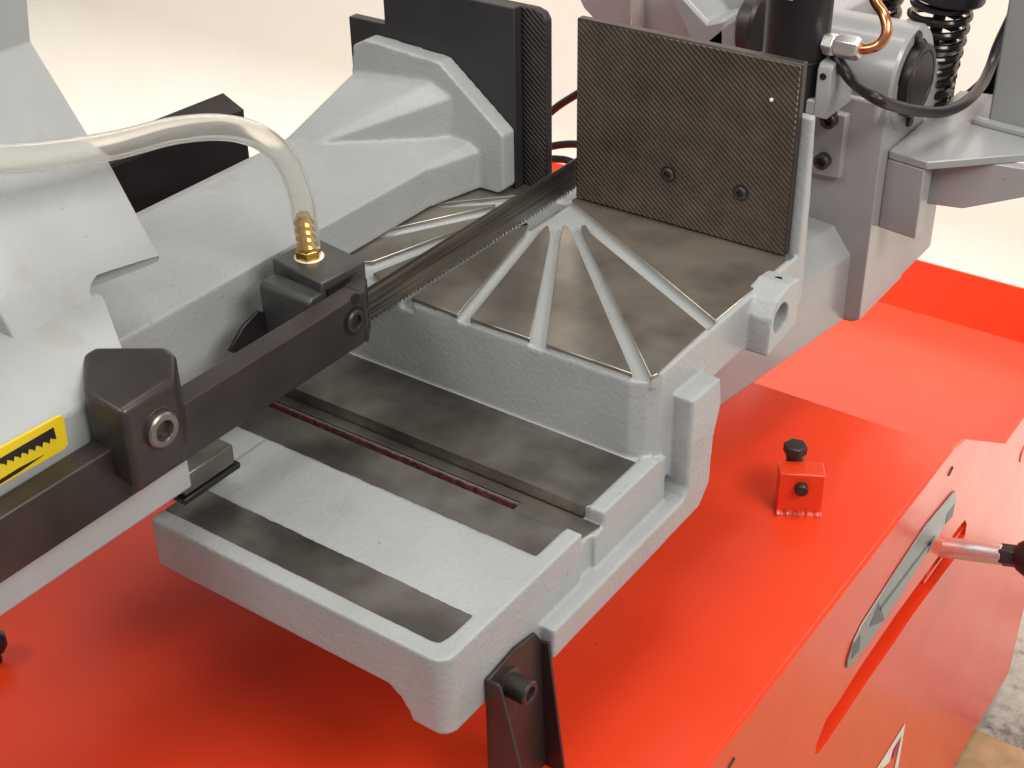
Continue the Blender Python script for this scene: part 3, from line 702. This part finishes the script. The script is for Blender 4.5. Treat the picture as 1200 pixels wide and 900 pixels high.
for x, r in ((.085, HR), (XH-.003, HR), (XH, HR-.0025), (XH, .037), (XH-.006, .0365), (XH-.006, .0)):
    V.append([bm.verts.new((x, HC.y+max(r, 1e-4)*math.cos(2*math.pi*k/n), HC.z+max(r, 1e-4)*math.sin(2*math.pi*k/n))) for k in range(n)])
for a, b_ in zip(V, V[1:]):
    for k in range(n): bm.faces.new((a[k], a[(k+1) % n], b_[(k+1) % n], b_[k]))
bm.faces.new(V[0]); obj('pivot_hub', bm, 'sheet', sw)
bm = new(); prism(bm, 'x', [(YC-.0004, -.16), (HC.y+.049, -.16), (HC.y+.049, HC.z), (HC.y, HC.z+.01), (HC.y-.047, HC.z+.004), (YC-.0004, HC.z-.03)], .09, XH-.0005); obj('hub_cheek', bm, 'sheet', sw, .001)
bm = new(); lathe(bm, (XH-.005, HC.y, HC.z), (1, HC.y, HC.z), [(0, .0375), (.004, .0375), (.0045, .0335), (.0125, .0335), (.0135, .0325), (.0135, .028), (.0125, .0275), (.0125, .0265), (.0135, .026), (.0135, .001)], 44); obj('pivot_pin', bm, 'black', sw)
for sg_ in (1, -1):
    bm = new(); cy_, cz_ = HC.y-.004*sg_, HC.z+.0405*sg_; lathe(bm, (XH-.004, cy_, cz_), (1, cy_, cz_), [(0, .006), (.006, .006), (.0075, .0045)], 16); obj('retaining_bolt', bm, 'black', sw)
# fabricated outrigger bracket on the column side
ot = thing('outrigger_bracket', (.24, .26, -.06), 'grey welded box bracket on the column side carrying the square post', 'bracket')
o1, o2 = PZ((1032, 174), .01), PZ((1087, 190), .01); o3 = PZ((1230, 178), .01); o4 = PZ((1230, 118), .01); o5 = PZ((1080, 135), .01)
bm = new(); q = [o1, o2, o3, o4, Vector((.187, .40, .01))]; q = [Vector((max(p.x, XH), p.y, p.z)) for p in q]
hull(bm, [p-Z0*.008 for p in q], q); obj('top_plate', bm, 'sheet', ot, .0012)
bm = new(); q = [Vector((XH-.0005, o1.y, 0)), Vector((o2.x-.0015, o2.y+.0005, 0)), Vector((o2.x-.001, o2.y+.02, 0)), Vector((XH-.0005, o1.y+.02, 0))]
hull(bm, [p-Z0*.0675 for p in q], [p+Z0*.0015 for p in q]); obj('cheek_plate', bm, 'sheet', ot, .0012)
g0, gm, g3_ = PY((1083, 240), o2.y+.035), PY((1125, 247), o2.y+.035), PY((1230, 219), o2.y+.035)
bm = new(); hull(bm, [(g0.x-.01, o2.y+.035, .002), (g3_.x+.03, o2.y+.06, .002), (g3_.x+.03, o2.y+.06, g3_.z), (gm.x, o2.y+.04, gm.z), (g0.x-.01, o2.y+.035, g0.z)],
     [(g0.x-.01, o2.y+.045, .002), (g3_.x+.03, o2.y+.075, .002), (g3_.x+.03, o2.y+.075, g3_.z), (gm.x, o2.y+.05, gm.z), (g0.x-.01, o2.y+.045, g0.z)]); obj('gusset_plate', bm, 'sheet', ot, .001)
p0 = PZ((1156, 146), .01); p1 = PZ((1210, 160), .01); dp = (p1-p0).normalized(); ip = Vector((-dp.y, dp.x, 0))
bm = new(); q = [p0, p0+dp*.09, p0+dp*.09+ip*.06, p0+ip*.06]; hull(bm, [p-Z0*.0005 for p in q], [p+Z0*.30 for p in q]); obj('square_post', bm, 'sheet', ot, .003)
bm = new(); sweep(bm, spline([p0-dp*.012-ip*.002+Z0*.002, p0-ip*.003+Z0*.002, p0+dp*.04-ip*.003+Z0*.002, p0+dp*.09-ip*.003+Z0*.002], 6), .005, 10); obj('weld_bead', bm, 'sheet', ot)

# small clevis bracket on the column front
cv = thing('cylinder_clevis', (.143, YC-.01, -.01), 'small grey drilled clevis bracket screwed to the column front', 'bracket')
bm = new(); c1_, c2_ = PY((984, 202), YC-.009), PY((981, 128), YC-.009)
prism(bm, 'y', [(.085, -.019), (c1_.x, -.017), (c1_.x, .045), (.085, .045)], YC-.009, YC+.001); obj('clevis_plate', bm, 'sheet', cv, .0015)
YL = YC-.059
l1, l2, l3 = PY((945, 138), YL), PY((967, 140.5), YL), PY((966, 82), YL)
bm = new(); prism(bm, 'y', [(l1.x-.03, l2.z+.0005), (l2.x-.002, l2.z+.0005), (l2.x-.002, l2.z+.015), (l1.x-.03, l2.z+.015)], YL+.0005, YC-.008); obj('clevis_shelf', bm, 'sheet', cv, .002)
bm = new(); zt_ = PY((972, 76), YL).z
pr_ = [(YL, l2.z), (YL, zt_-.006), (YL+.003, zt_-.001), (YL+.007, zt_), (YL+.026, zt_), (YL+.033, zt_-.007), (YL+.035, l2.z+.034), (YC-.008, l2.z+.026), (YC-.008, l2.z)]
prism(bm, 'x', pr_, l2.x-.012, l2.x+.0012); obj('clevis_ear', bm, 'sheet', cv, .0015)
p = PY((966, 90), YL); bm = new(); cyl(bm, (l2.x-.006, YL+.001, p.z), (l2.x-.006, YL-.0006, p.z), .0030, 20); obj('cross_hole', bm, 'black', cv)
bm = new(); cyl(bm, (l2.x, YL+.017, p.z+.004), (l2.x+.0018, YL+.017, p.z+.004), .0062, 20); obj('pivot_bore', bm, 'bar', cv)
p = PY((966, 187), YC-.009); cap_screw(cv, (p.x, YC-.009, p.z), (0, -1, 0), .0075, .009)
p = PY((974, 139), YC-.009); cap_screw(cv, (p.x, YC-.009, p.z), (0, -1, 0), .0075, .009)

# hydraulic cylinder
hc = PY((929, 95), YL+.018)
hy = thing('hydraulic_cylinder', (hc.x, hc.y, hc.z-.03), 'upright matt black hydraulic cylinder behind the knurled jaw plate', 'cylinder')
bm = new(); lathe(bm, (hc.x, hc.y, hc.z-.025), (hc.x, hc.y, 1), [(0, .018), (.002, .0285), (.05, .0290), (.0505, .0285), (.38, .0285)], 40); obj('cylinder_barrel', bm, 'black', hy)
p = onp((938, 0), (hc.x, hc.y-.0298, 0), (0, 1, 0)); bm = new(); prism(bm, 'x', [(-1, 0)], 0, 1) if False else None
bm = new(); k = 14
for i in range(k):
    a0, a1 = (math.radians(-112+i*44/k+ -10+10*0), math.radians(-112+(i+1)*44/k-10))
    vv = [bm.verts.new((hc.x+0.0292*math.cos(a), hc.y+0.0292*math.sin(a), z)) for a in (a0, a1) for z in (p.z-.002, p.z+.03)]
    bm.faces.new((vv[0], vv[2], vv[3], vv[1]))
obj('cylinder_label', bm, 'white', hy)
bm = new(); fo = PY((975, 52), hc.y-.004); cyl(bm, (hc.x+.02, fo.y, fo.z), (fo.x+.001, fo.y, fo.z), .0052, 20); obj('port_stub', bm, 'steel', hy)
# pipe union and copper pipe
cpn = thing('copper_pipe', tuple(fo), 'bent copper pipe with bright union nuts leaving the black cylinder', 'pipe')
f1 = PY((983, 53), fo.y); f2 = PY((1003, 57), fo.y-.004); dd = (f2-fo).normalized()
bm = new(); lathe(bm, fo-dd*.006, f2, [(0, .0098), (.011, .0098)], 6, .2); obj('union_body', bm, 'steel', cpn, .0008)
bm = new(); lathe(bm, fo+dd*.005, f2, [(0, .0088), (.002, .0105), (.020, .0105), (.024, .008)], 6, .6); obj('union_nut', bm, 'steel', cpn, .0008)
bm = new(); sweep(bm, spline([f2-dd*.006, PY((1014, 57.5), fo.y-.004), PY((1030, 52), fo.y), PY((1039, 38), fo.y+.004), PY((1036, 18), fo.y+.01), PY((1025, 0), fo.y+.02), PY((1019, -30), fo.y+.03)], 10), .0046, 14); obj('pipe_run', bm, 'copper', cpn)

# black cable from the cylinder across the hub
cbk = thing('black_cable', tuple(PY((985, 68), .15)), 'thick black rubber cable sagging in front of the pivot hub', 'cable')
pts = [PY((975, 55), .168), PY((983, 72), .16), PY((1000, 96), .155), PY((1030, 117), PX((1030, 117), .213).y), PX((1060, 127), .215), PX((1085, 131), .22), PX((1105, 131), .226), PY((1128, 122), .30), PY((1148, 103), .36), PY((1160, 80), .40), PY((1170, 52), .42), PY((1190, 10), .44)]
bm = new(); sweep(bm, spline(pts, 10), .0052, 14); obj('cable_run', bm, 'rubber', cbk)
cn = thing('ribbed_conduit', tuple(PX((1130, 130), .21)), 'black ribbed conduit passing behind the square post', 'conduit')
pth = spline([PY((1095, 140), .40), PY((1128, 128), .42), PY((1152, 111), .44), PY((1175, 84), .455), PY((1195, 54), .47)], 24)
bm = new(); sweep(bm, pth, lambda t: .0135+.0016*math.sin(t*300), 18); obj('conduit_run', bm, 'rubber', cn)

# coil springs
def spring(c0, c1, R, r, turns, name, label):
    c0, c1 = Vector(c0), Vector(c1); t = thing(name, tuple(c0), label, 'spring', 'return springs of the saw head')
    d = (c1-c0).normalized(); u = d.orthogonal().normalized(); v = d.cross(u); n = turns*22
    pa_ = [c0+(c1-c0)*(i/n)+(u*math.cos(2*math.pi*i/22)+v*math.sin(2*math.pi*i/22))*R for i in range(n+1)]
    bm = new(); sweep(bm, pa_, r, 10); obj('coil', bm, 'springwire', t); return t
s0, s1 = PY((1071, 135), .36), PY((1106, 0), .36); s1 = s0+(s1-s0)*1.12
sg = spring(s0, s1, .0268, .0039, 11, 'coil_spring', 'tall black coil spring standing behind the pivot hub')
bm = new(); d = (s1-s0).normalized(); e = PY((1112, -8), .36); lathe(bm, e, e+d, [(-.004, .0345), (.04, .0345)], 32); obj('spring_cap', bm, 'black', sg, .002)
bm = new(); cyl(bm, s0-d*.01, s1, .006, 18); obj('spring_rod', bm, 'black', sg)
s0, s1 = PY((1022, 28), .40), PY((1032, -40), .40)
spring(s0, s1, .0225, .0055, 4, 'coil_spring', 'short black coil spring half hidden above the pivot hub')

# ================================================================== saw head casting beyond the right jaw
hd = thing('head_casting', (.0, .42, .05), 'grey saw head casting with ribs behind the brown jaw plate', 'saw head')
YH = .36
def ph(px, y=YH): q = PY(px, y); return (q.x, q.z)
bm = new(); prism(bm, 'y', [ph(p) for p in ((655, -60), (676, -5), (683, 10), (694, 22), (712, 40), (712, 120), (905, 150), (905, -60))], YH, YH+.05); obj('head_plate', bm, 'sheet', hd, .004)
bm = new(); prism(bm, 'y', [ph(p, YH-.05) for p in ((784, -6), (800, -6), (829, 26), (850, 22), (850, 60), (812, 60))], YH-.05, YH+.01); obj('head_rib', bm, 'sheet', hd, .004)
bm = new(); hull(bm, [Vector((ph(p, YH-.05)[0], YH-.05, ph(p, YH-.05)[1])) for p in ((828, 46), (851, 27), (900, -5), (900, 60), (830, 60))],
     [Vector((ph(p, YH)[0], YH+.01, ph(p, YH)[1])) for p in ((828, 46), (851, 27), (900, -5), (900, 60), (830, 60))]); obj('head_boss', bm, 'sheet', hd, .003)
bm = new(); box(bm, (.02, .285, .035), (.11, YH+.03, .105)); obj('pivot_arm', bm, 'sheet', hd, .004)
rc = PY((890, 30), .24)
bm = new(); lathe(bm, rc-Vector((.012, 0, 0)), rc+Vector((1, 0, 0)), [(0, .028), (.003, .031), (.014, .031), (.017, .028)], 36); obj('bearing_ring', bm, 'bar', hd)
ct = thing('clear_tube', tuple(PY((746, 30), YH-.02)), 'vertical clear plastic tube in front of the grey saw head', 'tube')
t0_, t1_ = PY((746, 60), YH-.012), PY((746, -30), YH-.012)
bm = new(); tube_shell(bm, [t0_+(t1_-t0_)*k/6 for k in range(7)], .0075, .0052); obj('tube_run', bm, 'pvc', ct)

# cables seen in the gap between the jaws
for pts, lab in (((( 625, 150), (640, 136), (656, 123), (675, 111), (700, 95)), 'straight black cable rising between the two jaw plates'),
                 (((615, 180), (640, 173), (658, 169.5), (676, 169), (700, 172)), 'upper black cable arching between the jaw plates'),
                 (((612, 193), (640, 187), (655, 186.5), (668, 189), (690, 200)), 'lower black cable arching just above the red tray edge')):
    P = [PY(p, .55) for p in pts]; t = thing('cable', tuple(P[2]), lab, 'cable'); bm = new(); sweep(bm, spline(P, 8), .0052, 12); obj('cable_run', bm, 'rubber', t)

# plywood board on the floor past the cabinet
q0 = PZ((1162, 862), FLOOR+.012)
bd = new(); box(bd, (.25, .05, FLOOR), (1.0, q0.y, FLOOR+.012)); wb = obj('plywood_board', bd, 'wood', None, .002); tag(wb, 'brown plywood board lying on the concrete floor beside the red base', 'board')
